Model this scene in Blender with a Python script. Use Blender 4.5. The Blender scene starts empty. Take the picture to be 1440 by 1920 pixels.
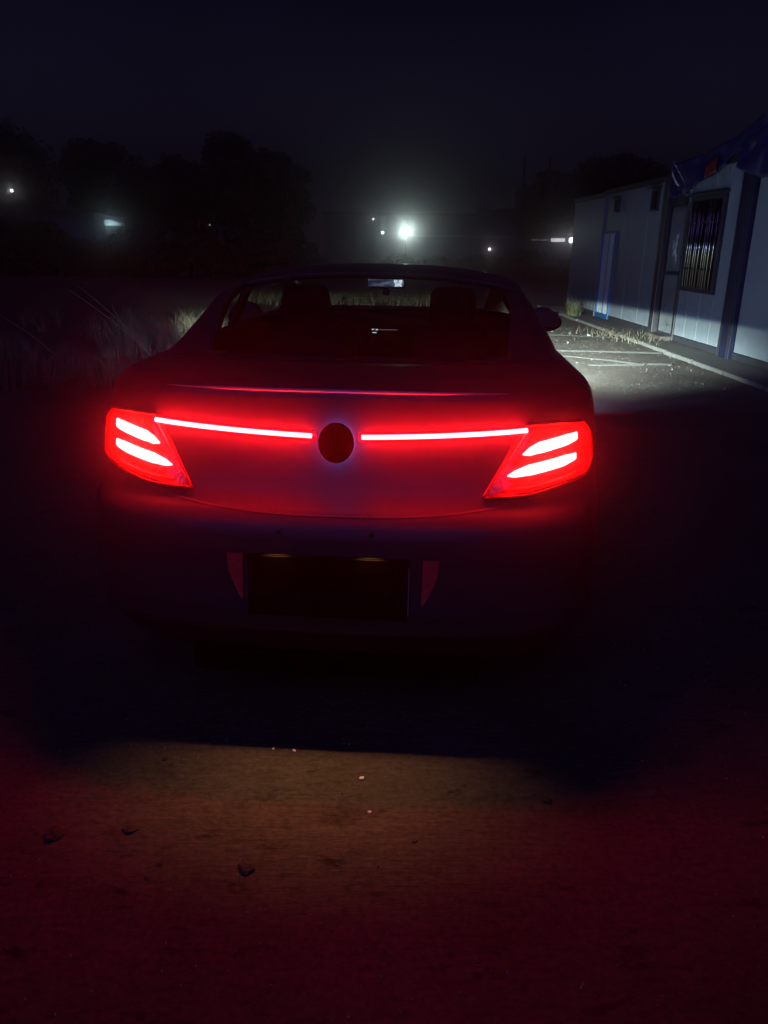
import bpy, bmesh, math, random
import numpy as np
from mathutils import Vector, Matrix
random.seed(7); R = math.radians
sc = bpy.context.scene
# ------------------------------------------------------------------ camera, sky, exposure
cam = bpy.data.objects.new('camera', bpy.data.cameras.new('camera')); sc.collection.objects.link(cam)
cam.data.sensor_fit = 'VERTICAL'; cam.data.sensor_height = 36; cam.data.sensor_width = 27; cam.data.lens = 27.04
cam.data.clip_start = .05; cam.data.clip_end = 1200
cam.matrix_world = Matrix.Translation((0, 0, 1.6)) @ Matrix.Rotation(R(90 - 19.1), 4, 'X') @ Matrix.Rotation(R(.8), 4, 'Z')
sc.camera = cam
world = bpy.data.worlds.new('World'); sc.world = world; world.use_nodes = True
wn = world.node_tree.nodes; wl = world.node_tree.links; bg = wn['Background']
tc = wn.new('ShaderNodeTexCoord'); sp = wn.new('ShaderNodeSeparateXYZ'); wl.new(tc.outputs['Generated'], sp.inputs[0])
cr = wn.new('ShaderNodeValToRGB'); wl.new(sp.outputs['Z'], cr.inputs[0])
cr.color_ramp.elements[0].position = 0.0; cr.color_ramp.elements[0].color = (.0170, .0162, .0390, 1)
cr.color_ramp.elements[1].position = .26; cr.color_ramp.elements[1].color = (.0030, .0025, .0100, 1)
nz = wn.new('ShaderNodeTexNoise'); nz.inputs['Scale'].default_value = 2.2; nz.inputs['Detail'].default_value = 4
wl.new(tc.outputs['Generated'], nz.inputs['Vector'])
mr = wn.new('ShaderNodeMapRange'); mr.inputs['From Min'].default_value = .3; mr.inputs['From Max'].default_value = .7
mr.inputs['To Min'].default_value = .8; mr.inputs['To Max'].default_value = 1.15
wl.new(nz.outputs['Fac'], mr.inputs['Value']); wl.new(cr.outputs[0], bg.inputs['Color']); wl.new(mr.outputs[0], bg.inputs['Strength'])
sc.view_settings.view_transform = 'Standard'; sc.view_settings.look = 'None'
sc.view_settings.exposure = 0; sc.view_settings.gamma = 1; sc.view_settings.use_curve_mapping = False
sc.render.engine = 'CYCLES'; sc.cycles.use_denoising = True
sc.cycles.max_bounces = 6; sc.cycles.volume_bounces = 0; sc.cycles.transparent_max_bounces = 12
sc.cycles.sample_clamp_indirect = 4; sc.cycles.caustics_reflective = False; sc.cycles.caustics_refractive = False
HAZE = .020
# faint violet-blue fill added to tint the darks, standing in for lens veil
sun = bpy.data.objects.new('night_light', bpy.data.lights.new('night_light', 'SUN')); sc.collection.objects.link(sun)
sun.data.energy = .40; sun.data.angle = R(50); sun.data.color = (.28, .17, 1.0); sun.rotation_euler = (R(48), 0, R(-14))

# ------------------------------------------------------------------ helpers
def mat(name, col, rough=.6, metal=0, noise=0, nscale=8, bump=0, bscale=40, coat=0, spec=.5, stretch=None, col2=None):
    m = bpy.data.materials.new(name); m.use_nodes = True; n = m.node_tree.nodes; l = m.node_tree.links
    b = n['Principled BSDF']; b.inputs['Base Color'].default_value = (*col, 1)
    b.inputs['Roughness'].default_value = rough; b.inputs['Metallic'].default_value = metal
    b.inputs['Coat Weight'].default_value = coat; b.inputs['Coat Roughness'].default_value = .08
    b.inputs['Specular IOR Level'].default_value = spec
    t = n.new('ShaderNodeTexCoord'); v = t.outputs['Object']
    if stretch:
        mp = n.new('ShaderNodeMapping'); mp.inputs['Scale'].default_value = stretch; l.new(v, mp.inputs[0]); v = mp.outputs[0]
    if noise or col2:
        a = n.new('ShaderNodeTexNoise'); a.inputs['Scale'].default_value = nscale; a.inputs['Detail'].default_value = 7
        a.inputs['Roughness'].default_value = .65; l.new(v, a.inputs['Vector'])
        c = n.new('ShaderNodeValToRGB'); l.new(a.outputs['Fac'], c.inputs[0])
        c.color_ramp.elements[0].position = .33; c.color_ramp.elements[1].position = .68
        c2 = col2 or tuple(min(1, x * (1 + noise)) for x in col)
        c.color_ramp.elements[0].color = (*[x * (1 - noise) for x in col], 1); c.color_ramp.elements[1].color = (*c2, 1)
        l.new(c.outputs[0], b.inputs['Base Color'])
    if bump:
        a = n.new('ShaderNodeTexNoise'); a.inputs['Scale'].default_value = bscale; a.inputs['Detail'].default_value = 6
        l.new(v, a.inputs['Vector'])
        bp = n.new('ShaderNodeBump'); bp.inputs['Strength'].default_value = bump; bp.inputs['Distance'].default_value = .02
        l.new(a.outputs['Fac'], bp.inputs['Height']); l.new(bp.outputs[0], b.inputs['Normal'])
    return m
def emat(name, col, strength):
    m = bpy.data.materials.new(name); m.use_nodes = True; b = m.node_tree.nodes['Principled BSDF']
    b.inputs['Base Color'].default_value = (.3, .3, .3, 1)
    b.inputs['Emission Color'].default_value = (*col, 1); b.inputs['Emission Strength'].default_value = strength
    return m
def glassmat(name, tint, gloss=.08, diff=0, dcol=(.5, .02, .02)):
    m = bpy.data.materials.new(name); m.use_nodes = True; n = m.node_tree.nodes; l = m.node_tree.links; n.clear()
    o = n.new('ShaderNodeOutputMaterial'); t = n.new('ShaderNodeBsdfTransparent'); t.inputs[0].default_value = (*tint, 1)
    g = n.new('ShaderNodeBsdfGlossy'); g.inputs['Roughness'].default_value = .04
    fr = n.new('ShaderNodeLayerWeight'); fr.inputs[0].default_value = .25
    mm = n.new('ShaderNodeMath'); mm.operation = 'MULTIPLY_ADD'; l.new(fr.outputs['Fresnel'], mm.inputs[0]); mm.inputs[1].default_value = .5; mm.inputs[2].default_value = gloss * .3
    x = n.new('ShaderNodeMixShader'); l.new(mm.outputs[0], x.inputs[0])
    src = t.outputs[0]
    if diff:
        tr = n.new('ShaderNodeBsdfTranslucent'); tr.inputs[0].default_value = (*dcol, 1)
        y = n.new('ShaderNodeMixShader'); y.inputs[0].default_value = diff; l.new(t.outputs[0], y.inputs[1]); l.new(tr.outputs[0], y.inputs[2]); src = y.outputs[0]
    l.new(src, x.inputs[1]); l.new(g.outputs[0], x.inputs[2]); l.new(x.outputs[0], o.inputs[0])
    return m
def link(o, parent=None):
    sc.collection.objects.link(o)
    if parent is not None: o.parent = parent
    return o
def obj(name, verts, faces, m, parent=None, smooth=False):
    me = bpy.data.meshes.new(name); me.from_pydata([tuple(v) for v in verts], [], [tuple(f) for f in faces]); me.update()
    if smooth: me.polygons.foreach_set('use_smooth', [True] * len(me.polygons))
    if m: me.materials.append(m)
    return link(bpy.data.objects.new(name, me), parent)
class MB:
    def __init__(s): s.v = []; s.f = []
    def add(s, v, f):
        k = len(s.v); s.v += [tuple(p) for p in v]; s.f += [tuple(i + k for i in q) for q in f]; return s
    def box(s, x0, x1, y0, y1, z0, z1):
        v = [(x, y, z) for x in (x0, x1) for y in (y0, y1) for z in (z0, z1)]
        return s.add(v, [(0, 1, 3, 2), (4, 6, 7, 5), (0, 4, 5, 1), (2, 3, 7, 6), (0, 2, 6, 4), (1, 5, 7, 3)])
    def tube(s, pts, r, n=8, r2=None):
        pts = [Vector(p) for p in pts]; k = len(pts); v = []; f = []
        for i, p in enumerate(pts):
            d = (pts[min(i + 1, k - 1)] - pts[max(i - 1, 0)]).normalized()
            a = d.cross(Vector((0, 0, 1)) if abs(d.z) < .9 else Vector((1, 0, 0))).normalized(); b = d.cross(a)
            rr = r if r2 is None else r + (r2 - r) * i / (k - 1)
            v += [p + (a * math.cos(t) + b * math.sin(t)) * rr for t in [2 * math.pi * j / n for j in range(n)]]
        for i in range(k - 1):
            for j in range(n): f.append((i * n + j, i * n + (j + 1) % n, (i + 1) * n + (j + 1) % n, (i + 1) * n + j))
        f += [tuple(range(n))[::-1], tuple((k - 1) * n + j for j in range(n))]
        return s.add(v, f)
    def build(s, name, m, parent=None, smooth=False, bevel=0):
        o = obj(name, s.v, s.f, m, parent, smooth)
        if bevel:
            b = o.modifiers.new('b', 'BEVEL'); b.width = bevel; b.segments = 2; b.limit_method = 'ANGLE'
        return o
def empty(name, loc=(0, 0, 0), rz=0):
    o = bpy.data.objects.new(name, None); link(o); o.location = loc; o.rotation_euler = (0, 0, rz); o.empty_display_size = .1; return o
def tag(o, label=None, cat=None, group=None, kind=None):
    if label: o['label'] = label
    if cat: o['category'] = cat
    if group: o['group'] = group
    if kind: o['kind'] = kind
    return o

# ------------------------------------------------------------------ ground and road
gm = bpy.data.materials.new('dirt'); gm.use_nodes = True
n = gm.node_tree.nodes; l = gm.node_tree.links; b = n['Principled BSDF']; b.inputs['Roughness'].default_value = .9
b.inputs['Specular IOR Level'].default_value = .2
t = n.new('ShaderNodeTexCoord')
def noise(scale, detail=8, st=None, rough=.6):
    a = n.new('ShaderNodeTexNoise'); a.inputs['Scale'].default_value = scale; a.inputs['Detail'].default_value = detail; a.inputs['Roughness'].default_value = rough
    v = t.outputs['Object']
    if st:
        mp = n.new('ShaderNodeMapping'); mp.inputs['Scale'].default_value = st; l.new(v, mp.inputs[0]); v = mp.outputs[0]
    l.new(v, a.inputs['Vector']); return a.outputs['Fac']
def ramp(src, p0, c0, p1, c1):
    c = n.new('ShaderNodeValToRGB'); c.color_ramp.elements[0].position = p0; c.color_ramp.elements[0].color = (*c0, 1)
    c.color_ramp.elements[1].position = p1; c.color_ramp.elements[1].color = (*c1, 1); l.new(src, c.inputs[0]); return c.outputs[0]
def mix(a_, b_, fac=None, mode='MULTIPLY', f=1.):
    x = n.new('ShaderNodeMix'); x.data_type = 'RGBA'; x.blend_type = mode; x.inputs[0].default_value = f
    if fac: l.new(fac, x.inputs[0])
    l.new(a_, x.inputs[6]); l.new(b_, x.inputs[7]); return x.outputs[2]
base = ramp(noise(1.3), .3, (.072, .064, .055), .7, (.128, .117, .104))
fine = ramp(noise(55, 10), .35, (.62, .60, .58), .7, (1.1, 1.1, 1.1))
lines = ramp(noise(16, 12, (.8, 2.0, 1), .85), .38, (.66, .64, .62), .5, (1, 1, 1))
blot = ramp(noise(5.5, 8, (1, 1.9, 1), .7), .33, (.38, .36, .36), .43, (1, 1, 1))
ribs = noise(4, 8, (1.1, 17, 1), .8); ribc = ramp(ribs, .36, (.85, .84, .83), .55, (1, 1, 1))
c = mix(mix(mix(mix(base, fine), lines), blot), ribc); l.new(c, b.inputs['Base Color'])
bp = n.new('ShaderNodeBump'); bp.inputs['Strength'].default_value = .7; bp.inputs['Distance'].default_value = .03
ad = n.new('ShaderNodeMath'); ad.operation = 'ADD'; l.new(noise(34, 12, (.8, 1.7, 1), .75), ad.inputs[0]); l.new(ribs, ad.inputs[1]); l.new(ad.outputs[0], bp.inputs['Height']); l.new(bp.outputs[0], b.inputs['Normal'])
# one sheet: finer in the middle with slight undulation
def axis():
    s = [0]; d = .12
    while s[-1] < 140: s.append(s[-1] + d); d = d * (1.0 if s[-1] < 3 else 1.09)
    s[-1] = 140; return s
ax = axis(); xs = [-v for v in ax[:0:-1]] + ax
ys = [y for y in [-v for v in ax[:0:-1]] if y > -25] + ax
from mathutils import noise as mn
def gz(x, y): y -= 2; return (mn.noise(Vector((x * .9, y * .9, 0))) * .012 + mn.noise(Vector((x * 4, y * 7, 3))) * .004) * (1 if abs(x) < 20 and abs(y) < 30 else 0)
gv = [(x, y + 2, gz(x, y + 2)) for y in ys for x in xs]
nx = len(xs); gf = [(j * nx + i, j * nx + i + 1, (j + 1) * nx + i + 1, (j + 1) * nx + i) for j in range(len(ys) - 1) for i in range(nx - 1)]
tag(obj('ground', gv, gf, gm, smooth=True), 'bare packed dirt lot with faint ridges and dark scuffs', kind='structure')

# concrete apron along the cabins, cabin line frame: s runs along the wall, away from the camera
A = Vector((5.19, 12.14, 0)); D = (Vector((4.99, 22.0, 0)) - A).normalized(); WZ = math.atan2(D.y, D.x)
NRM = Vector((D.y, -D.x, 0))          # points to +x (behind the wall)
def wp(s, d, z): return A + D * s - NRM * d + Vector((0, 0, z))   # d = metres out from the wall, to the yard
concrete = mat('concrete', (.066, .064, .063), .85, noise=.3, nscale=3, bump=.3, bscale=30)
pale = mat('pale_concrete', (.09, .088, .084), .9, noise=.35, nscale=20, bump=.5, bscale=60)
m_ = MB()
pts = [(-7, .62), (-3, .58), (0, .6), (2, .55), (5, .60), (8, .58), (10.6, .62)]
for (s0, d0), (s1, d1) in zip(pts[:-1], pts[1:]):
    v = [wp(s0, d0, .05), wp(s1, d1, .05), wp(s1, -3.2, .05), wp(s0, -3.2, .05), wp(s0, d0, -.05), wp(s1, d1, -.05), wp(s1, -3.2, -.05), wp(s0, -3.2, -.05)]
    m_.add(v, [(0, 1, 2, 3), (0, 4, 5, 1)])
tag(m_.build('pavement', concrete), 'low concrete apron running along the foot of the cabins', kind='structure')
random.seed(3)
kerb = empty('kerb', wp(0, .6, 0)); tag(kerb, 'worn pale kerb edging the concrete apron', kind='structure')
for i in range(14):
    s0 = -5 + i * 1.12; m_ = MB(); w0 = random.uniform(-.015, .015)
    v = [wp(s0, .62 + w0, -.03), wp(s0 + 1.09, .62 + w0, -.03), wp(s0 + 1.09, .67 + w0, -.03), wp(s0, .67 + w0, -.03),
         wp(s0, .62 + w0, .058), wp(s0 + 1.09, .62 + w0, .054), wp(s0 + 1.09, .655 + w0, .048), wp(s0, .655 + w0, .05)]
    m_.add([p - kerb.location for p in v], [(4, 5, 6, 7), (0, 1, 5, 4), (2, 3, 7, 6), (1, 2, 6, 5), (3, 0, 4, 7)])
    m_.build('kerb_stone', pale, kerb)
# pale worn lines crossing the lit yard
def ribbon(name, pts, w, m, z=.012, h=.005, jit=.35, lab=None):
    v = []; f = []; pp = []
    for (x0, y0), (x1, y1) in zip(pts[:-1], pts[1:]):
        k = max(2, int(math.hypot(x1 - x0, y1 - y0) / .09))
        pp += [(x0 + (x1 - x0) * i / k, y0 + (y1 - y0) * i / k) for i in range(k)]
    pp.append(pts[-1])
    for i, (x, y) in enumerate(pp):
        j = min(i + 1, len(pp) - 1); k = max(i - 1, 0); dx, dy = pp[j][0] - pp[k][0], pp[j][1] - pp[k][1]; q = math.hypot(dx, dy)
        nx_, ny_ = -dy / q, dx / q; a = w * (1 + random.uniform(-jit, jit)); bq = w * (1 + random.uniform(-jit, jit)); o_ = mn.noise(Vector((x * 2, y, 5))) * w
        v += [(x + nx_ * (a + .06), y + ny_ * (a + .06), -.01), (x + nx_ * (a + o_) * .5, y + ny_ * (a + o_) * .5, z + random.uniform(0, h)), (x - nx_ * (bq - o_) * .5, y - ny_ * (bq - o_) * .5, z + random.uniform(0, h)), (x - nx_ * (bq + .06), y - ny_ * (bq + .06), -.01)]
    for i in range(len(pp) - 1):
        for k in range(3): f.append((i * 4 + k, i * 4 + k + 1, i * 4 + 5 + k, i * 4 + 4 + k))
    return tag(obj(name, v, f, m, smooth=True), lab, kind='structure')
ribbon('road_marking', [(.9, 15.55), (2.4, 15.42), (3.3, 15.25), (4.45, 14.95)], .075, pale, lab='widest pale line across the lit yard, reaching the weeds')
ribbon('road_marking', [(1.2, 12.95), (2.7, 12.85), (3.6, 12.82), (4.5, 12.75)], .03, pale, lab='thin straight pale line across the lit yard')
ribbon('road_marking', [(2.3, 12.3), (2.9, 12.1), (3.4, 11.75), (3.8, 11.35)], .022, pale, jit=.7, lab='thin broken pale line slanting towards the kerb')
ribbon('road_marking', [(2.9, 11.2), (3.4, 11.3), (3.9, 11.45), (4.2, 11.42)], .024, pale, jit=.8, lab='short crumbled pale line nearest the car')
ribbon('road_marking', [(5.0, 34), (6.3, 33.5), (7.6, 33.8)], .14, pale, lab='far pale strip on the yard beyond the cabins')
ribbon('road_marking', [(4.4, 27.6), (5.6, 27.3), (6.6, 27.5)], .10, pale, lab='pale strip on the yard behind the tall grass tuft')

# ------------------------------------------------------------------ portable cabins
panel = mat('cabin_panel', (.195, .225, .255), .38, noise=.10, nscale=2.5, bump=.08, bscale=6)
panel2 = mat('cabin_panel_dull', (.13, .145, .165), .45, noise=.15, nscale=3, bump=.1, bscale=8)
bluef = mat('blue_frame', (.03, .10, .30), .4, noise=.25, nscale=6)
darkf = mat('dark_frame', (.026, .027, .034), .4, noise=.3, nscale=8)
white = mat('white_panel', (.72, .74, .74), .35, noise=.08, nscale=8)
steel = mat('steel_bar', (.50, .50, .48), .16, metal=1, bump=.05)
black = mat('dark_void', (.012, .012, .014), .25)
rust = mat('grime', (.06, .05, .045), .8, noise=.4, nscale=30)
def cabin(name, s0, s1, h=2.78):
    o = empty(name, A + D * s0, WZ)      # local: x along the wall (away from camera), y = towards -NRM? see below
    return o
# local axes of a cabin empty: +x = D, +y = left of D = towards the yard (-NRM)
def panels(o, L, h, m, w=.31, skip=(), z0=.16):
    """ribbed sandwich panels, each its own object, skipping openings"""
    x = 0; k = 0
    me = {}
    while x < L - .02:
        ww = min(w, L - x); z1 = h
        ok = True; segs = [(z0, h)]
        for (a0, a1, b0, b1) in skip:
            if x + ww > a0 + .02 and x < a1 - .02: segs = [q for q in [(z0, b0), (b1, h)] if q[1] - q[0] > .04]
        for (zb, zt) in segs:
            key = (round(ww, 3), round(zb, 3), round(zt, 3))
            if key not in me:
                g = .006
                prof = [(0 + g, -.004), (g + .006, .0), (ww * .32, .0), (ww * .35, .0016), (ww * .42, .0016), (ww * .45, 0), (ww - g - .006, 0), (ww - g, -.004)]
                v = [(px, py, z) for z in (zb + .003, zt - .003) for px, py in prof] + [(g, -.06, zb + .003), (ww - g, -.06, zb + .003), (g, -.06, zt - .003), (ww - g, -.06, zt - .003)]
                q = len(prof); f = [(i, i + 1, q + i + 1, q + i) for i in range(q - 1)] + [tuple(range(q, 2 * q)) + (2 * q + 3, 2 * q + 2), (0, q, 2 * q + 2, 2 * q), (q - 1, 2 * q + 1, 2 * q + 3, 2 * q - 1)]
                mm = bpy.data.meshes.new('wall_panel'); mm.from_pydata(v, [], f); mm.update(); mm.materials.append(m); me[key] = mm
            po = link(bpy.data.objects.new('wall_panel', me[key]), o); po.location = (x, 0, 0)
            po.rotation_euler = (0, 0, 0)
        x += ww; k += 1
def shell(o, L, h, dep=2.7, mroof=None):
    MB().box(.02, L - .02, -dep, -.08, .14, h - .02).build('inner_wall', panel2, o)
    MB().box(-.02, L + .02, -dep - .03, .035, h, h + .10).build('roof', mroof or darkf, o, bevel=.01)
    MB().box(0, L, -dep, .02, .055, .155).build('base_rail', darkf, o, bevel=.006)
def post(o, x0, x1, h, m=None, d=.05, name='corner_post', z0=.05):
    return MB().box(x0, x1, -.02, d, z0, h).build(name, m or darkf, o, bevel=.006)
# far cabin
c1 = empty('portable_cabin', A + D * 7.12, WZ)
tag(c1, 'farthest grey portable cabin of the row, its end wall beside the grass tuft', 'cabin', 'portable cabins in a row')
shell(c1, 2.82, 2.74); panels(c1, 2.82, 2.74, panel); post(c1, -.03, .02, 2.74, panel2, .03)
# middle cabin, with a narrow blue framed white panel at its far end
c2 = empty('portable_cabin', A + D * 3.08, WZ)
tag(c2, 'grey portable cabin with a blue framed white door at its far end', 'cabin', 'portable cabins in a row')
shell(c2, 3.98, 2.78); panels(c2, 3.98, 2.78, panel, w=.98, skip=[(2.93, 3.95, .0, 1.98)])
dr = MB().box(2.96, 3.92, -.04, -.005, .17, 1.95).build('door', white, c2)
fr = MB(); fr.box(2.90, 2.98, -.03, .03, .06, 1.98); fr.box(3.88, 3.96, -.03, .03, .06, 1.98); fr.box(2.98, 3.88, -.03, .03, .06, .17); fr.box(2.98, 3.88, -.03, .03, 1.93, 1.98)
fr.box(3.40, 3.45, -.02, .01, .17, 1.93)
fr.build('door_frame', mat('bright_blue_frame', (.016, .085, .23), .4, noise=.2, nscale=9), c2, bevel=.004)
def vent(o, x0, x1, z0, z1):
    f_ = MB(); f_.box(x0, x1, .002, .05, z0, z0 + .03); f_.box(x0, x1, .002, .05, z1 - .03, z1); f_.box(x0, x0 + .03, .002, .05, z0, z1); f_.box(x1 - .03, x1, .002, .05, z0, z1)
    w_ = f_.build('vent_window', darkf, o); MB().box(x0 + .03, x1 - .03, .004, .012, z0 + .03, z1 - .03).build('pane', black, w_)
    MB().box(x0 - .06, x1 + .06, .0, .14, z1 + .02, z1 + .04).build('rain_hood', darkf, w_)
vent(c2, .42, .80, 2.30, 2.68); vent(c2, 2.86, 3.16, 2.36, 2.64)
# front cabin with door and barred window
c3 = empty('portable_cabin', A + D * .0, WZ)
tag(c3, 'grey portable cabin with dented door and tall barred window', 'cabin', 'portable cabins in a row')
shell(c3, 3.06, 2.84)
panels(c3, 3.06, 2.84, panel, w=.51, skip=[(2.04, 3.06, 0, 2.34), (.52, 1.86, .93, 2.43)])
post(c3, 2.84, 3.06, 2.84, darkf, .10, 'door_post'); post(c3, 1.96, 2.05, 2.34, darkf, .03, 'door_jamb')
MB().box(2.05, 2.84, -.02, .06, 2.33, 2.46).build('lintel', darkf, c3)
MB().box(2.0, 2.84, .0, .22, .05, .12).build('door_step', rust, c3, bevel=.006)
door = MB().box(2.08, 2.80, -.05, -.015, .14, 2.30).build('door', mat('door_grey', (.14, .15, .165), .4, noise=.2, nscale=5), c3)
f_ = MB(); f_.box(2.12, 2.76, -.015, -.005, .20, 1.16); f_.box(2.12, 2.76, -.015, -.005, 1.26, 2.24); f_.build('door_panel', mat('door_panel', (.155, .168, .18), .4, noise=.25, nscale=4), door, bevel=.004)
f_ = MB(); f_.box(2.10, 2.79, -.012, .004, 1.175, 1.225); f_.build('lock_rail', darkf, door)
f_ = MB(); f_.tube([(2.70, -.01, 1.12), (2.70, .05, 1.12), (2.60, .05, 1.12)], .012); f_.build('handle', steel, door)
random.seed(11)   # torn poster remnants on the door
st = MB()
for i in range(9):
    x = 2.42 + random.uniform(-.12, .10); z = 1.45 + random.uniform(0, .42); r_ = random.uniform(.03, .07); k = 7
    st.add([(x + r_ * random.uniform(.5, 1) * math.cos(2 * math.pi * j / k), -.003 + .0006 * i, z + r_ * random.uniform(.7, 1.5) * math.sin(2 * math.pi * j / k)) for j in range(k)], [tuple(range(k))[::-1]])
st.build('torn_sticker', mat('torn_paper', (.62, .66, .66), .7, noise=.3, nscale=20), door)
st = MB()
for i in range(6):
    x = 2.40 + random.uniform(-.2, .22); z = random.choice([.3, .34, .95, 1.33, 1.38, .62]); r_ = random.uniform(.012, .03); k = 6
    st.add([(x + 1.6 * r_ * random.uniform(.5, 1) * math.cos(2 * math.pi * j / k), -.0025 + .0006 * i, z + r_ * random.uniform(.5, 1.2) * math.sin(2 * math.pi * j / k)) for j in range(k)], [tuple(range(k))[::-1]])
tag(st.build('scuff', rust, door), kind='stuff')
wf = MB(); wf.box(.53, 1.85, -.03, .05, .94, 1.0); wf.box(.53, 1.85, -.03, .05, 2.36, 2.42); wf.box(.53, .60, -.03, .05, 1.0, 2.36); wf.box(1.78, 1.85, -.03, .05, 1.0, 2.36)
win = wf.build('window', darkf, c3, bevel=.004)
MB().box(.60, 1.78, -.05, -.03, 1.0, 2.36).build('pane', mat('dark_glass', (.006, .006, .007), .1, spec=.12), win)
MB().box(1.17, 1.21, -.03, .0, 1.0, 2.36).build('mullion', darkf, win)
br = MB().tube([(0, 0, 1.0), (0, 0, 2.37)], .009, 10); barm = bpy.data.meshes.new('window_bar'); barm.from_pydata(br.v, [], br.f); barm.update(); barm.materials.append(steel); barm.polygons.foreach_set('use_smooth', [True] * len(barm.polygons))
for i in range(11):
    q = link(bpy.data.objects.new('window_bar', barm), win); q.location = (.665 + i * .105, .062, 0); q.rotation_euler = (R(random.uniform(-.4, .4)), R(random.uniform(-.5, .5)), 0)
for z in (1.30, 2.02):
    MB().box(.56, 1.82, .068, .076, z - .014, z + .014).build('cross_bar', darkf, win)
MB().box(.47, 1.91, .0, .12, 2.44, 2.47).build('rain_hood', darkf, c3)
post(c3, .0, .05, 2.84, panel2, .04)
# dark blue post between the two nearest cabins
gp = empty('gate_post', wp(-.22, 0, 0), WZ); tag(gp, 'wide dark blue steel post between the barred cabin and the nearest cabin', 'post')
MB().box(-.20, .20, -.10, .07, .04, 2.95).build('post_body', mat('navy_post', (.010, .013, .036), .4, noise=.3, nscale=5), gp, bevel=.01)
MB().box(-.16, -.13, .07, .080, .04, 2.9).build('flange', darkf, gp); MB().box(.13, .16, .07, .080, .04, 2.9).build('flange', darkf, gp)
c4 = empty('portable_cabin', A + D * -6.5, WZ)
tag(c4, 'nearest grey portable cabin, cut off by the right edge of the photo', 'cabin', 'portable cabins in a row')
shell(c4, 6.06, 2.84); panels(c4, 6.06, 2.84, panel, w=1.01)
# blue plastic banner hanging over the door cabin, in wall coordinates (s, z)
def sheet(name, top, bot, d0, amp, m, nu=60, nv=14, seed=0, parent=None, thick=.004):
    v = []; f = []
    def ip(P, u):
        xs_ = [i / (len(P) - 1) for i in range(len(P))]
        return np.interp(u, xs_, [p[0] for p in P]), np.interp(u, xs_, [p[1] for p in P])
    for i in range(nu + 1):
        for j in range(nv + 1):
            u, w = i / nu, j / nv; a = ip(top, u); bb = ip(bot, u); s = a[0] + (bb[0] - a[0]) * w; z = a[1] + (bb[1] - a[1]) * w
            dd = d0 + amp * (mn.noise(Vector((s * 2.1 + seed, z * 3.2, seed))) + .5 * mn.noise(Vector((s * 7 + z * 5, z * 6, seed + 3))))
            v.append(wp(s, dd, z))
    for i in range(nu):
        for j in range(nv): k = i * (nv + 1) + j; f.append((k, k + 1, k + nv + 2, k + nv + 1))
    o = obj(name, v, f, m, parent, smooth=True); sd = o.modifiers.new('s', 'SOLIDIFY'); sd.thickness = thick; return o
tarp = mat('blue_tarpaulin', (.008, .010, .075), .38, noise=.3, nscale=3, spec=.7)
t1 = sheet('plastic_banner', [(2.66, 3.02), (2.2, 3.02), (1.2, 3.06), (.3, 3.15), (-.6, 3.35)], [(2.64, 2.48), (1.95, 2.46), (1.45, 2.62), (.75, 2.70), (.2, 2.98), (-.6, 2.85)], .15, .035, tarp, seed=2)
tag(t1, 'creased blue plastic banner sagging over the dented door and barred window', 'banner')
t1.name = 'plastic_banner'
sheet('printed_patch', [(1.05, 2.86), (.62, 2.94)], [(1.0, 2.66), (.60, 2.72)], .215, .03, mat('red_print', (.13, .014, .012), .4, noise=.3), nu=8, nv=6, seed=2, parent=t1)
t2 = sheet('blue_awning', [(-.1, 3.0), (-1.6, 3.4), (-6, 4.3)], [(-.1, 2.72), (-.9, 2.52), (-6, 2.5)], .22, .05, tarp, seed=9)
tag(t2, 'dark blue cloth awning above the nearest cabin at the right edge', 'awning')
# pale crumpled mesh standing in for lamp glare on the banner
glare_m = mat('banner_glare', (.80, .92, .95), .25, metal=.2, spec=1)
v = []; f = []
FU, FV = 40, 14
cl = [(2.24, 3.02, .03), (2.12, 2.94, .10), (1.96, 2.85, .14), (1.84, 2.77, .11), (1.72, 2.71, .09), (1.62, 2.66, .03)]
for i in range(FU + 1):
    q = i / FU * 5; s_, z_, w_ = [float(np.interp(q, range(6), [c_[k] for c_ in cl])) for k in range(3)]
    for k in range(FV + 1):
        a = (k / FV - .5) * 2; sx_ = s_ + a * w_ * .9 + .03 * mn.noise(Vector((i * .5, k * 2.1, 1))) * (abs(a) > .8); zz_ = z_ + a * w_ * .5
        v.append(wp(sx_, .29 + .21 * (zz_ - 2.85) - .13 * (sx_ - 1.95) + .035 * mn.noise(Vector((sx_ * 6, zz_ * 9, 2))) + .012 * mn.noise(Vector((sx_ * 22, zz_ * 30, 7))), zz_))
for i in range(FU):
    for k in range(FV):
        if mn.noise(Vector((i * .22, k * .35, 9))) > .22: continue
        f.append((i * (FV + 1) + k, i * (FV + 1) + k + 1, (i + 1) * (FV + 1) + k + 1, (i + 1) * (FV + 1) + k))
v2 = [wp(2.30, .28, 2.90), wp(2.22, .28, 2.78), wp(2.00, .28, 2.64), wp(1.84, .28, 2.60), wp(1.96, .285, 2.66), wp(2.17, .285, 2.80)]
k = len(v); v += v2; f += [(k, k + 1, k + 5), (k + 1, k + 2, k + 4, k + 5), (k + 2, k + 3, k + 4)]
fo = obj('banner_glare', v, f, glare_m); sd = fo.modifiers.new('s', 'SOLIDIFY'); sd.thickness = .002
tag(fo, 'pale crumpled streak standing in for lamp glare on the blue banner above the door', 'plastic scrap')

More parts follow.
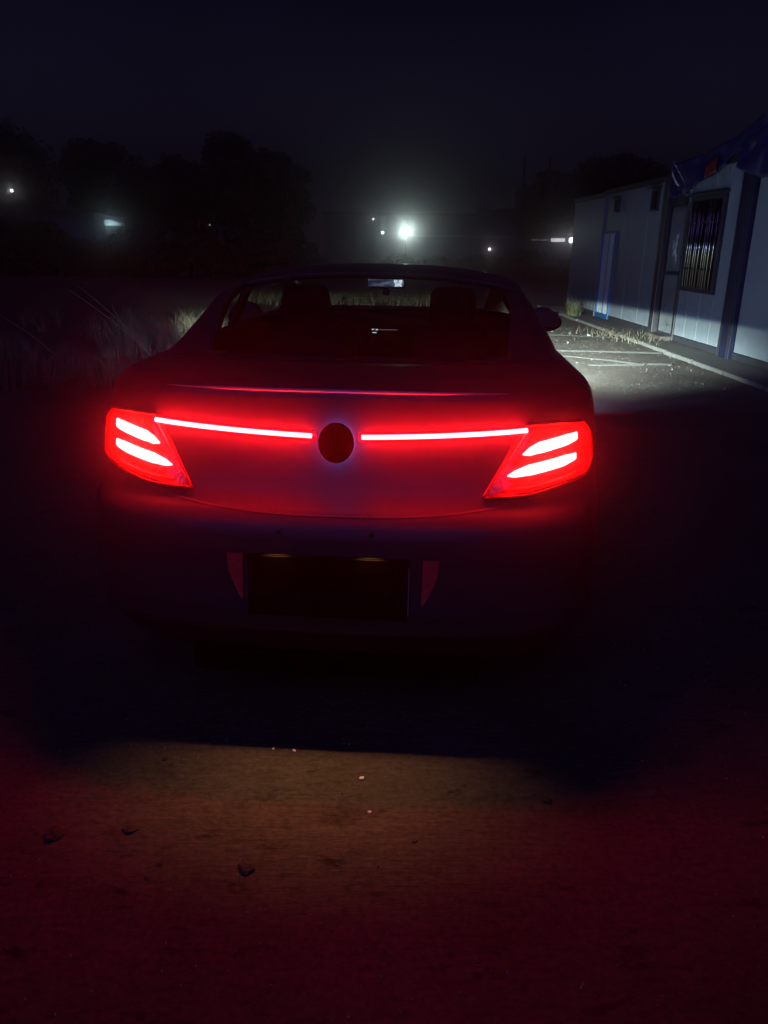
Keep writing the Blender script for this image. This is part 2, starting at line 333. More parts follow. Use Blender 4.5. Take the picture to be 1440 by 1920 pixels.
# ------------------------------------------------------------------ car
CX, CY, YAW = -.17, 2.28, R(4.1)
car = empty('parked_car', (CX, CY, 0), -YAW)
tag(car, 'dark sedan seen from behind with its red tail lamps and light bar lit', 'car')
def paintmat():
    m = mat('car_paint', (.032, .028, .032), .40, coat=.08, spec=.35)
    n_ = m.node_tree.nodes; l_ = m.node_tree.links; b_ = n_['Principled BSDF']
    a = n_.new('ShaderNodeTexNoise'); a.inputs['Scale'].default_value = 260; a.inputs['Detail'].default_value = 3
    tcx = n_.new('ShaderNodeTexCoord'); l_.new(tcx.outputs['Object'], a.inputs['Vector'])
    mp = n_.new('ShaderNodeMapRange'); mp.inputs['To Min'].default_value = .34; mp.inputs['To Max'].default_value = .52; l_.new(a.outputs['Fac'], mp.inputs['Value']); l_.new(mp.outputs[0], b_.inputs['Roughness'])
    return m
paint = paintmat()
plast = mat('black_plastic', (.02, .02, .022), .5)
rubber = mat('rubber', (.02, .02, .02), .8, bump=.3)
chrome = mat('chrome', (.75, .75, .76), .12, metal=1)
cloth = mat('seat_cloth', (.03, .03, .034), .8, noise=.3, nscale=30)
gl = glassmat('car_glass', (.84, .85, .87))
N_, B_ = 3.8, .62
LV = [(.22, .14, .84, 4.72), (.30, .06, .88, 4.82), (.40, -.026, .905, 4.90), (.47, -.028, .910, 4.92), (.56, -.008, .912, 4.92), (.66, .004, .915, 4.90), (.72, .016, .915, 4.86), (.755, .036, .915, 4.84), (.785, .078, .915, 4.82), (.815, .124, .915, 4.78),
      (.86, .150, .915, 4.66), (.92, .172, .915, 4.45), (.98, .186, .911, 4.18), (1.03, .197, .905, 3.95), (1.08, .205, .896, 3.80), (1.12, .208, .885, 3.70), (1.145, .212, .870, 3.62), (1.160, .235, .850, 3.57), (1.172, .29, .825, 3.53), (1.175, .34, .815, 3.50)]
def lvi(z):
    zs = [q[0] for q in LV]; return [float(np.interp(z, zs, [q[k] for q in LV])) for k in (1, 2, 3)]
def spt(a, z, off=0):
    """point of the rear skin: a in -1..1 round from the left to the right flank"""
    def P(a, z):
        yr, hw, yf = lvi(z); t = min(abs(a), 1) * math.pi / 2
        return Vector((hw * math.copysign(max(math.sin(t), 0) ** (2 / N_), a), yr + B_ * (1 - max(math.cos(t), 0) ** (2 / N_)), z))
    p = P(a, z)
    if off:
        e = .006; du = P(min(a + e, 1), z) - P(max(a - e, -1), z); dv = P(a, z + .01) - P(a, z - .01)
        nn = du.cross(dv); nn = nn.normalized() if nn.length > 1e-9 else Vector((0, -1, 0))
        if nn.y > 0 and abs(nn.x) < .5: nn = -nn
        if abs(nn.x) >= .5 and nn.x * a < 0: nn = -nn
        p = p + nn * off
    return p
def a_of(x, z):
    hw = lvi(z)[1]; return math.copysign(math.asin(min(abs(x) / hw, 1) ** (N_ / 2)) / (math.pi / 2), x)
# lower body shell
zsl = sorted(set([q[0] for q in LV] + list(np.linspace(.22, .74, 27))))
ua = list(np.linspace(0, 1, 25) ** .8)
def ring(z):
    yr, hw, yf = lvi(z); P = []
    for u in [-q for q in ua[::-1]] + ua[1:]: p = spt(u, z); P.append((p.x, p.y, p.z))
    ss = np.linspace(0, 1, 76)[1:-1]
    for s in ss: P.append((hw, yr + B_ + (yf - .8 - yr - B_) * s, z))
    for k in range(24, -25, -1):
        t = abs(k / 24) * math.pi / 2; P.append((hw * math.copysign(math.sin(t) ** (2 / 2.8), k) if k else 0, yf - .8 + .8 * max(math.cos(t), 0) ** (2 / 2.8), z))
    for s in ss[::-1]: P.append((-hw, yr + B_ + (yf - .8 - yr - B_) * s, z))
    return P
rings = [ring(z) for z in zsl]; nr = len(rings[0])
# inner ring: the greenhouse opening
inner = [(x * .93, .76 + (y - .34) * (3.44 - .76) / (3.50 - .34), 1.175) for x, y, z in rings[-1]]
mid = [((x * 1.0 + xi) / 2, (y + yi) / 2, 1.186) for (x, y, z), (xi, yi, zi) in zip(rings[-1], inner)]
inner = [(x, y, 1.178) for x, y, z in inner]
rings += [mid, inner]
bv = [p for r_ in rings for p in r_]; bf = []
for k in range(len(rings) - 1):
    for i in range(nr): j = (i + 1) % nr; bf.append((k * nr + i, k * nr + j, (k + 1) * nr + j, (k + 1) * nr + i))
bf.append(tuple(range(nr))[::-1])
WH = [(1.02, .345), (3.92, .345)]; WR = .372
V3 = [Vector(p) for p in bv]; keep = []
for q in bf:
    if len(q) > 4: keep.append(q); continue
    c_ = sum((V3[i] for i in q), Vector()) / 4
    if abs(c_.x) > .7 and any(math.hypot(c_.y - wy, c_.z - wz) < WR for wy, wz in WH): continue
    keep.append(q)
from collections import Counter
ec = Counter(); used = set(i for q in keep for i in q)
rim_v = set()
rem = [q for q in bf if q not in set(keep)]
for q in rem:
    for i in q:
        if i in used: rim_v.add(i)
for i in rim_v:
    p = V3[i]; wy, wz = min(WH, key=lambda w: math.hypot(p.y - w[0], p.z - w[1])); d = Vector((p.y - wy, p.z - wz))
    if p.z > .23 and d.length > .01: d = d.normalized() * WR; V3[i] = Vector((p.x, wy + d.x, wz + d.y))
body = obj('body', V3, keep, paint, car, smooth=True)
sd = body.modifiers.new('s', 'SOLIDIFY'); sd.thickness = .012; sd.offset = -1
# greenhouse
ZB = 1.165
PR = [(.70, 1.168), (.80, 1.215), (.95, 1.29), (1.1, 1.37), (1.25, 1.42), (1.45, 1.465), (1.7, 1.495), (2.0, 1.508), (2.3, 1.505), (2.55, 1.488), (2.8, 1.445), (3.0, 1.38), (3.2, 1.305), (3.4, 1.225), (3.55, 1.168)]
def ghp(y, u):
    zt = float(np.interp(y, [p[0] for p in PR], [p[1] for p in PR])); h = zt - ZB
    hb = .80 + .035 * min(1, (y - .7) / .5); rl = .64 + .055 * min(1, max(0, (y - .7) / .6)) - .02 * max(0, y - 2.6)
    a = abs(u)
    if a > .62: # side
        s = (1 - a) / .38; x = hb + (rl - hb) * (s ** 1.15); z = ZB + (h * .80) * s + .012 * math.sin(math.pi * s)
    else:
        s = a / .62; x = rl * (s * (1.0 if s < .9 else 1) ** 1); 
        z = ZB + h * .80 + h * .20 * (1 - s ** 2.6)
        x = rl * s
    return Vector((math.copysign(x, u), y, z))
ysg = sorted(set(list(np.linspace(.70, 3.55, 58)) + [p[0] for p in PR])); usg = list(np.linspace(-1, 1, 49))
def region(y, u):
    a = abs(u)
    yr0, yr1 = .74, 1.58; yw0, yw1 = 2.76, 3.50
    if yr0 + .10 * a ** 2 < y < yr1 - .05 * a and a < .56: return 'rear_window'
    if yw0 < y < yw1 and a < .56: return 'windshield'
    if .68 < a < .97:
        s = (1 - a) / .38
        if 1.12 + .42 * s < y < 1.93: return 'rear_side_window'
        if 2.03 < y < 3.36 - .55 * s: return 'front_side_window'
    return 'body'
from collections import defaultdict
def refine(yl, ul):
    G = defaultdict(list)
    for i in range(len(yl) - 1):
        for j in range(len(ul) - 1):
            y, u = (yl[i] + yl[i + 1]) / 2, (ul[j] + ul[j + 1]) / 2; r_ = region(y, u)
            if 'side' in r_: r_ += '_l' if u < 0 else '_r'
            G[r_].append((i, j))
    return G
yl = list(np.linspace(.70, 3.55, 115)); ul = list(np.linspace(-1, 1, 97))
G = refine(yl, ul)
for r_, cells in G.items():
    idx = {}; vv = []; ff = []
    def vi(i, j):
        if (i, j) not in idx: idx[(i, j)] = len(vv); vv.append(ghp(yl[i], ul[j]))
        return idx[(i, j)]
    for i, j in cells: ff.append((vi(i, j), vi(i, j + 1), vi(i + 1, j + 1), vi(i + 1, j)))
    nm = 'roof' if r_ == 'body' else r_.replace('_l', '').replace('_r', '') if 'side' in r_ else r_
    o = obj(nm if 'side' not in r_ else 'side_window', vv, ff, paint if r_ == 'body' else gl, car, smooth=True)
    if r_ == 'body': sd = o.modifiers.new('s', 'SOLIDIFY'); sd.thickness = .03; sd.offset = -1
# skin patches on the tail
def patch(name, lo, hi, x0, x1, off, m, parent, side, nu=28, nv=8, bulge=0, edge=.0, th=0):
    """band between z=lo(x) and z=hi(x); the x range is given on the surface"""
    v = []; f = []
    a0, a1 = a_of(x0, .95) if x0 <= .915 else x0, x1
    for i in range(nu + 1):
        s = i / nu; x = x0 + (x1 - x0) * s
        for j in range(nv + 1):
            w = j / nv; z = lo(x) + (hi(x) - lo(x)) * w
            e = min(1, 6 * min(w, 1 - w, s, 1 - s)); o_ = off + bulge * math.sin(math.pi * w) * math.sin(math.pi * s) - edge * (1 - math.sqrt(e))
            aa = x if par else a_of(x, z); v.append(spt(side * aa, z, o_))
    for i in range(nu):
        for j in range(nv): k = i * (nv + 1) + j; f.append((k, k + 1, k + nv + 2, k + nv + 1) if side < 0 else (k + nv + 1, k + nv + 2, k + 1, k))
    o = obj(name, v, f, m, parent, smooth=True)
    if th: sd = o.modifiers.new('s', 'SOLIDIFY'); sd.thickness = th; sd.offset = 0
    return o
par = True
def itp(P): xs_ = [p[0] for p in P]; zs_ = [p[1] for p in P]; return lambda x: float(np.interp(x, xs_, zs_))
lensm = glassmat('red_lens', (.95, .40, .36), diff=.20, dcol=(.9, .015, .01), gloss=.2)
housem = mat('lamp_housing', (.30, .009, .008), .3, noise=.35, nscale=22, bump=.5, bscale=45)
barE = emat('light_bar_glow', (1, .0076, .0120), 158)
stripE = emat('strip_glow', (1, .033, .040), 148)
lensA = lambda x: float(np.interp(x, [0], [0]))
lamp_lo = itp([(.192, .822), (.26, .824), (.34, .831), (.46, .850), (.62, .872), (.62, .876), (.675, .918)])
lamp_hi = itp([(.192, .826), (.262, .966), (.318, 1.05), (.45, 1.052), (.62, 1.045), (.62, 1.036), (.675, .99)])
for side in (-1, 1):
    L_ = patch('tail_lamp', lamp_lo, lamp_hi, .192, .675, .005, housem, car, side, nu=50, nv=10)
    # outer rim of the lamp: thin red lip standing round the housing
    bd = []
    for q in np.linspace(.192, .675, 40): bd.append((q, lamp_lo(q)))
    for q in np.linspace(.675, .192, 40): bd.append((q, lamp_hi(q)))
    MB().tube([spt(side * a, z, .012) for a, z in bd] + [spt(side * bd[0][0], bd[0][1], .012)], .005, 6).build('lamp_rim', housem, L_, smooth=True)
    patch('lower_ledge', lambda x: lamp_lo(x) + .012, lambda x: lamp_lo(x) + .028, .235, .63, .016, housem, L_, side, nu=30, nv=4, edge=.016)
    # two glowing blades
    up_c = itp([(.305, .957), (.36, .975), (.44, .987), (.53, .998), (.60, 1.008)]); up_t = itp([(.305, .002), (.33, .014), (.37, .019), (.50, .018), (.57, .012), (.60, .004)])
    lw_c = itp([(.257, .890), (.32, .905), (.40, .917), (.50, .930), (.59, .942)]); lw_t = itp([(.257, .002), (.28, .011), (.33, .018), (.48, .018), (.55, .011), (.59, .003)])
    for cz, ct, x0, x1 in ((up_c, up_t, .305, .60), (lw_c, lw_t, .257, .59)):
        patch('light_strip', lambda x: cz(x) - ct(x), lambda x: cz(x) + ct(x), x0, x1 - .035, .018, stripE, L_, side, nu=40, nv=8, bulge=.004, edge=.012)
    patch('lens', lambda x: lamp_lo(x) + .003, lambda x: lamp_hi(x) - .003, .196, .672, .032, lensm, L_, side, nu=50, nv=14, bulge=.006, edge=.024)
    # centre light bar on the boot lid
    zb = lambda x: 1.0035 + .032 * (x / .63) ** 1.5
    pts = []
    for q in np.linspace(.082, .612, 40): aa = a_of(q, zb(q)); pts.append(spt(side * aa, zb(q), .024))
    MB().tube(pts, .0078, 10).build('light_bar', barE, car, smooth=True)
    v = []; f = []
    for i, q in enumerate(np.linspace(.07, .622, 40)):
        for dz, o_ in ((-.016, .001), (-.013, .006), (.013, .006), (.016, .001)): v.append(spt(side * a_of(q, zb(q) + dz), zb(q) + dz, o_))
        if i:
            k = (i - 1) * 4
            for w in range(3): f.append((k + w, k + w + 1, k + w + 5, k + w + 4))
    obj('bar_channel', v, f, housem, car, smooth=True)
# badge: plain black oval disc with a lit backing ring
Zb = .985; n0 = (spt(0, Zb, .02) - spt(0, Zb)).normalized(); c0 = spt(0, Zb); upv = (spt(0, Zb + .02) - c0).normalized(); rt = Vector((1, 0, 0))
def disc(name, r0x, r0z, o0, o1, m, parent, r_in=0, seg=56):
    P = [(r_in, o1), (.93, o1), (1, o1 - .003), (1, o0)] if r_in == 0 else [(r_in, o1), (1, o1), (1, o0)]
    v = []; f = []
    for k in range(seg):
        t_ = 2 * math.pi * k / seg
        for q, o_ in P: v.append(c0 + n0 * o_ + rt * math.cos(t_) * r0x * q + upv * math.sin(t_) * r0z * q)
    w = len(P)
    for k in range(seg):
        for j in range(w - 1): f.append((k * w + j, k * w + j + 1, ((k + 1) % seg) * w + j + 1, ((k + 1) % seg) * w + j))
    return obj(name, v, f, m, parent, smooth=False)
bd_ = disc('badge', .0585, .066, .030, .038, mat('black_gloss', (.0008, .0008, .0008), .9, spec=.0), car)
disc('glow_ring', .050, .057, .014, .026, emat('violet_glow', (.36, .20, 1.0), 22.0), bd_, r_in=.80)
disc('badge_base', .046, .052, -.004, .016, plast, bd_)
# boot lid lip: thin rounded edge, paler than the paint to draw its highlight
v = []; f = []; K = 70; SG_ = 10
for i in range(K + 1):
    x = -.60 + 1.17 * i / K; t_ = abs((x + .015) / .585); rr = .0065 * max(0, 1 - t_ ** 4) + .0004; c_ = spt(a_of(x, 1.150), 1.150, -.001)
    for k in range(SG_): v.append((c_.x, c_.y + rr * 1.5 * math.cos(2 * math.pi * k / SG_), c_.z + rr * math.sin(2 * math.pi * k / SG_)))
    if i:
        for k in range(SG_): f.append(((i - 1) * SG_ + k, (i - 1) * SG_ + (k + 1) % SG_, i * SG_ + (k + 1) % SG_, i * SG_ + k))
obj('spoiler', v, f, mat('highlight_lip', (.30, .29, .30), .22, coat=.6), car, smooth=True)
# lid shut line: shallow groove strip
v = []; f = []
for i in range(61):
    x = -.66 + 1.32 * i / 60; z = .772 + .05 * abs(x / .66) ** 2.4
    for dz, o_ in ((-.0022, .0015), (.0022, .0015)): v.append(spt(a_of(x, z + dz), z + dz, o_))
    if i: k = (i - 1) * 2; f.append((k, k + 2, k + 3, k + 1))
obj('lid_gap', v, f, plast, car)
# bright bumper step line
# number plate: plain black
plm = mat('plain_black_plate', (.0012, .0012, .0012), .9, spec=.02)
pl = MB().box(-.255, .255, -.010, -.004, -.0965, .0965).build('licence_plate', plm, car, bevel=.002)
pl.location = (-.007, -.020, .560); pl.rotation_euler = (R(-8.5), 0, 0)
MB().box(-.259, .259, -.0065, .001, -.101, .101).build('plate_frame', plm, pl, bevel=.002)
MB().box(.2595, .2625, -.008, .0, -.085, .075).build('frame_clip', mat('frame_metal', (.5, .42, .42), .35, metal=.6), pl)
MB().box(-.22, .22, .0015, .03, -.06, .06).build('plate_bracket', plast, pl)
# small lamps tucked under a trim strip over the plate
for x in (-.17, .13):
    pod = MB().box(x - .006, x + .006, -.001, .024, .7305, .7325).build('plate_lamp', plm, car)
    ld = bpy.data.lights.new('plate_lamp_light', 'SPOT'); ld.energy = 17; ld.color = (1, .42, .15); ld.spot_size = R(56); ld.spot_blend = 1; ld.shadow_soft_size = .006
    lo_ = link(bpy.data.objects.new('plate_lamp_light', ld), car); lo_.location = (x, -.006, .729); lo_.rotation_euler = (R(-22), 0, 0); lo_.scale = (1.9, 1, 1)
# tapering red wedges on the bumper beside the plate
wedgem = mat('wedge_red', (.75, .05, .04), .25, noise=.2, nscale=60, bump=.3, bscale=300)
for side, xo in ((-1, -.307), (1, .318)):
    v = []; 
    for z, w in ((.655, .026), (.60, .024), (.56, .016), (.53, .009), (.507, .002)):
        x_in = xo - side * .022; x0, x1 = sorted((x_in, x_in + side * 2 * w))
        for x in (x0, x1): p = spt(a_of(x, z), z, .004); v.append(p)
    f = [(i * 2, i * 2 + 1, i * 2 + 3, i * 2 + 2) for i in range(4)]
    o = obj('red_wedge', v, f, wedgem, car); sd = o.modifiers.new('s', 'SOLIDIFY'); sd.thickness = .010; sd.offset = 0
# mirrors
for side in (-1, 1):
    ms = bmesh.new(); bmesh.ops.create_uvsphere(ms, u_segments=24, v_segments=14, radius=1)
    for q in ms.verts:
        q.co.x *= .115; q.co.z *= .075; q.co.y *= .085
        if q.co.x * side > 0: q.co.z -= .25 * q.co.x * side; q.co.z *= 1 - 1.8 * max(0, q.co.x * side - .02)
        if q.co.y > 0: q.co.y *= 1.25
        else: q.co.y = max(q.co.y, -.035)
    me = bpy.data.meshes.new('side_mirror'); ms.to_mesh(me); ms.free(); me.materials.append(paint); me.polygons.foreach_set('use_smooth', [True] * len(me.polygons))
    o = link(bpy.data.objects.new('side_mirror', me), car); o.location = (side * .985, 2.93, 1.165)
    MB().box(-.085, .085, -.040, -.036, -.045, .05).build('mirror_glass', chrome, o)
    MB().tube([(-side * .20, .05, -.06), (-side * .05, .02, -.03)], .02, 8).build('mirror_arm', plast, o)
for side in (-1, 1):
    for y in (1.45, 2.55):
        hd = MB(); hd.tube([(side * .905, y - .10, .985), (side * .955, y - .07, .99), (side * .958, y + .07, .99), (side * .905, y + .10, .985)], .013, 8); hd.build('door_handle', paint, car, smooth=True)
    for y in (1.99, 3.1, 1.2):
        MB().box(*(sorted((side * .913, side * .9165))), y - .003, y + .003, .45, 1.10).build('door_gap', plast, car)
# wheels
def wheel(x, y, sgn):
    w = empty('wheel', (x, y, .345)); w.parent = car
    v = []; f = []; seg = 40; P = [(.225, -.10), (.30, -.115), (.338, -.095), (.345, -.05), (.345, .05), (.338, .095), (.30, .115), (.225, .10)]
    for k in range(seg):
        t_ = 2 * math.pi * k / seg
        for r_, xx in P: v.append((xx, r_ * math.cos(t_), r_ * math.sin(t_)))
    for k in range(seg):
        for j in range(7): f.append((k * 8 + j, ((k + 1) % seg) * 8 + j, ((k + 1) % seg) * 8 + j + 1, k * 8 + j + 1))
    obj('tyre', v, f, rubber, w, smooth=True)
    rm = MB(); q = sgn * .085
    for k in range(10):
        t_ = 2 * math.pi * k / 10; rm.tube([(q * .9, .04 * math.cos(t_), .04 * math.sin(t_)), (q, .225 * math.cos(t_), .225 * math.sin(t_))], .022, 6, .016)
    rm.tube([(q * .7, 0, 0), (q * 1.05, 0, 0)], .06, 16); v = []
    for k in range(seg):
        t_ = 2 * math.pi * k / seg; v += [(xx, r_ * math.cos(t_), r_ * math.sin(t_)) for r_, xx in ((.228, -.095), (.222, -.05 * sgn), (.222, .07 * sgn), (.228, .10 * sgn))]
    rm.add(v, [(k * 4 + j, ((k + 1) % seg) * 4 + j, ((k + 1) % seg) * 4 + j + 1, k * 4 + j + 1) for k in range(seg) for j in range(3)])
    rm.build('rim', mat('alloy', (.3, .3, .31), .3, metal=1), w, smooth=True)
for y in (1.02, 3.92):
    for sgn in (-1, 1):
        wheel(sgn * .79, y, sgn)
        v = []; f = []
        for k in range(25):
            t_ = math.pi * 1.1 * k / 24 - .05 * math.pi
            for xx in (.60, .905): v.append((sgn * xx, y + WR * math.cos(t_), .345 + WR * math.sin(t_)))
            if k: f.append((k * 2 - 2, k * 2 - 1, k * 2 + 1, k * 2))
        obj('wheel_arch', v, f, plast, car, smooth=True)
# lower bumper: diffuser and exhaust tips
MB().box(-.50, .50, .08, .20, .17, .25).build('diffuser', plm, car, bevel=.01)
# cabin of the car
MB().box(-.78, .78, .95, 3.3, .30, .36).build('floor_pan', plast, car)
ds = MB()
v = []; f = []
for i in range(25):
    x = -.74 + 1.48 * i / 24; hz = 1.135 + .02 * math.exp(-((x + .36) / .22) ** 4) - (.012 if x > 0 else 0)
    v += [(x, 2.82, .80), (x, 2.84, hz - .05), (x, 2.92, hz), (x, 3.40, hz - .005)]
    if i:
        k = (i - 1) * 4
        for w in range(3): f.append((k + w, k + 4 + w, k + 5 + w, k + 1 + w))
obj('dashboard', v, f, plast, car, smooth=True)
def rbox(name, cx, cy, cz, sx, sy, sz, m, parent, tilt=0, taper=0, lv=3):
    q = bmesh.new(); bmesh.ops.create_cube(q, size=2); bmesh.ops.subdivide_edges(q, edges=q.edges[:], cuts=5, use_grid_fill=True)
    for p in q.verts:
        n_ = p.co.copy(); e = 5
        k = (abs(n_.x) ** e + abs(n_.y) ** e + abs(n_.z) ** e) ** (1 / e); p.co = n_ / k
        p.co.x *= sx * (1 - taper * (p.co.z + 1) / 2); p.co.y *= sy; p.co.z *= sz
    me = bpy.data.meshes.new(name); q.to_mesh(me); q.free(); me.materials.append(m); me.polygons.foreach_set('use_smooth', [True] * len(me.polygons))
    o = link(bpy.data.objects.new(name, me), parent); o.location = (cx, cy, cz); o.rotation_euler = (tilt, 0, 0); return o
for x in (-.40, .38):
    st = rbox('seat', x, 2.10, .86, .25, .09, .36, cloth, car, tilt=R(14), taper=.15)
    rbox('headrest', 0, -.02, .455, .132, .055, .10, cloth, st, taper=.12)
    rbox('seat_cushion', 0, .28, -.30, .25, .27, .09, cloth, st)
    MB().tube([(-.06, 0, .33), (-.06, -.01, .42)], .008, 6).build('headrest_post', chrome, st); MB().tube([(.06, 0, .33), (.06, -.01, .42)], .008, 6).build('headrest_post', chrome, st)
rbox('rear_seat', 0, 1.14, .84, .66, .09, .30, cloth, car, tilt=R(18)); 
MB().box(-.70, .70, .74, 1.18, 1.10, 1.13).build('parcel_shelf', cloth, car)
sw = MB(); sw.tube([(-.38 + .185 * math.cos(t_), 2.68 + .05 * math.sin(t_), .98 + .175 * math.sin(t_)) for t_ in np.linspace(0, 2 * math.pi, 33)], .016, 8); sw.tube([(-.56, 2.68, .98), (-.20, 2.68, .98)], .02, 8); sw.build('steering_wheel', plast, car, smooth=True)
# inside mirror with a lit screen
rm_ = rbox('interior_mirror', -.045, 2.90, 1.372, .125, .018, .034, plast, car, tilt=R(-4))
MB().box(-.02, .02, .01, .10, -.075, -.02).build('camera_box', plast, rm_); MB().tube([(0, .01, .0), (0, .06, .06)], .010, 8).build('mirror_stem', plast, rm_)
sm = bpy.data.materials.new('screen_image'); sm.use_nodes = True; n = sm.node_tree.nodes; l = sm.node_tree.links
t = n.new('ShaderNodeTexCoord'); nzs = noise(14, 4, (1, 1, 3)); cc = ramp(nzs, .42, (.006, .008, .014), .66, (.10, .15, .20))
l.new(cc, n['Principled BSDF'].inputs['Emission Color']); n['Principled BSDF'].inputs['Emission Strength'].default_value = 1.1
MB().box(-.115, .115, -.0205, -.0185, -.022, .022).build('mirror_screen', sm, rm_)
def text(body_, size, loc, m, parent, name):
    cu = bpy.data.curves.new(name, 'FONT'); cu.body = body_; cu.size = size; cu.extrude = .0005; cu.align_x = 'CENTER'
    cu.materials.append(m); tmp = link(bpy.data.objects.new('tmp', cu)); dg = bpy.context.evaluated_depsgraph_get(); me = bpy.data.meshes.new_from_object(tmp.evaluated_get(dg))
    bpy.data.objects.remove(tmp); o = link(bpy.data.objects.new(name, me), parent); o.location = loc; o.rotation_euler = (R(90), 0, 0); return o
digE = emat('digit_glow', (.75, .9, 1), 1.6)
text('44 48', .024, (.078, -.0225, .003), digE, rm_, 'screen_digits'); text('20%', .028, (.080, -.0225, -.020), digE, rm_, 'screen_digits')
cs = MB().box(-.14, .06, 2.795, 2.815, .99, 1.10).build('centre_screen', plast, car, bevel=.003)
ce = emat('icon_glow', (.8, .82, 1), .9)
k_ = MB(); k_.box(-.125, -.11, 2.792, 2.794, 1.086, 1.091); k_.box(-.10, -.085, 2.792, 2.794, 1.084, 1.091); k_.box(-.12, -.095, 2.792, 2.794, 1.066, 1.071); k_.build('screen_icons', ce, cs)
MB().box(-.075, .04, 2.792, 2.794, 1.087, 1.0895).build('status_line', emat('dim_line', (.6, .6, .8), .25), cs)
# headlamps
def headlight(side):
    h = rbox('headlight', side * .70, 4.66, .73, .15, .16, .06, glassmat('clear_lens', (.9, .9, .9)), car)
    MB().tube([(0, -.02, 0), (0, .06, 0)], .04, 16).build('projector', chrome, h)
    ld = bpy.data.lights.new('headlight_beam', 'SPOT'); ld.energy = 28000; ld.color = (.80, 1.0, .93); ld.spot_size = R(140); ld.spot_blend = .25; ld.shadow_soft_size = .03
    ld.use_nodes = True; nn = ld.node_tree.nodes; ll = ld.node_tree.links; em = nn['Emission']
    tcl = nn.new('ShaderNodeTexCoord'); sx = nn.new('ShaderNodeSeparateXYZ'); ll.new(tcl.outputs['Normal'], sx.inputs[0])
    def mth(op, a, b_=None, c_=None):
        q = nn.new('ShaderNodeMath'); q.operation = op
        for i_, w in enumerate((a, b_, c_)):
            if w is None: continue
            if isinstance(w, (int, float)): q.inputs[i_].default_value = w
            else: ll.new(w, q.inputs[i_])
        return q.outputs[0]
    def rng(v_, a, b_, c_, d, sm_='SMOOTHSTEP'):
        q = nn.new('ShaderNodeMapRange'); q.interpolation_type = sm_; ll.new(v_, q.inputs['Value'])
        for nm_, w in zip(('From Min', 'From Max', 'To Min', 'To Max'), (a, b_, c_, d)): q.inputs[nm_].default_value = w
        return q.outputs[0]
    # beam pattern: dipped beam under a flat cut-off, weak blue spill above it
    y_ = sx.outputs['Y']; x_ = sx.outputs['X']
    ax_ = mth('ABSOLUTE', x_)
    SG = YSIGN
    yv = mth('MULTIPLY', y_, SG)
    low = mth('MULTIPLY', rng(yv, -.036, -.022, 1, 0), rng(yv, -.105, -.035, 1, .36)); deep = rng(yv, -.34, -.11, .05, 1)
    side_ = mth('MULTIPLY', rng(x_, .30, .80, 1, 0), rng(x_, -.53, -.41, 0, 1))
    main = mth('MULTIPLY', mth('MULTIPLY', low, deep), side_)
    em.inputs['Color'].default_value = (1, 1, 1, 1)
    spill = mth('MULTIPLY', rng(yv, .0, .55, .0085, .0022), rng(ax_, .55, .97, 1, 0))
    fringe = mth('MULTIPLY', mth('MULTIPLY', rng(yv, -.031, -.024, 0, 1), rng(yv, -.020, -.008, 1, 0)), side_)
    cmb = nn.new('ShaderNodeCombineColor')
    ll.new(mth('ADD', main, mth('MULTIPLY', spill, .75)), cmb.inputs[0])
    ll.new(mth('ADD', main, mth('ADD', mth('MULTIPLY', spill, .85), mth('MULTIPLY', fringe, .006))), cmb.inputs[1])
    ll.new(mth('ADD', main, mth('ADD', mth('MULTIPLY', spill, 2.0), mth('MULTIPLY', fringe, .025))), cmb.inputs[2])
    ll.new(cmb.outputs[0], em.inputs['Color']); em.inputs['Strength'].default_value = 1
    o = link(bpy.data.objects.new('headlight_beam', ld), car); o.location = (side * .70, 5.0, .72); o.rotation_euler = (R(90), 0, 0)
YSIGN = 1
headlight(-1); headlight(1)

# ------------------------------------------------------------------ plants
drygrass = mat('dry_grass', (.14, .125, .08), .8, noise=.4, nscale=3)
weedm = mat('withered_weed', (.085, .075, .045), .85, noise=.5, nscale=9)
greengrass = mat('green_grass', (.10, .11, .05), .8, noise=.4, nscale=3)
leafm = mat('leaves', (.035, .045, .025), .7, noise=.5, nscale=2)
barkm = mat('bark', (.05, .045, .04), .9, noise=.3)
def blades(pts, seed=0):
    """pts: list of (x, y, height, lean_x, lean_y, width)"""
    v = []; f = []
    for (x, y, h, lx, ly, w) in pts:
        a = random.uniform(0, math.pi); cx_, cy_ = math.cos(a) * w, math.sin(a) * w; k = len(v); n_ = 4
        for i in range(n_ + 1):
            s = i / n_; px, py, pz = x + lx * s * s, y + ly * s * s, h * (s - .18 * s * s * (abs(lx) + abs(ly)) / max(h, .1)); ww = (1 - s * .95)
            v += [(px - cx_ * ww, py - cy_ * ww, pz), (px + cx_ * ww, py + cy_ * ww, pz)]
        for i in range(n_): f.append((k + 2 * i, k + 2 * i + 1, k + 2 * i + 3, k + 2 * i + 2))
    return v, f
random.seed(5)
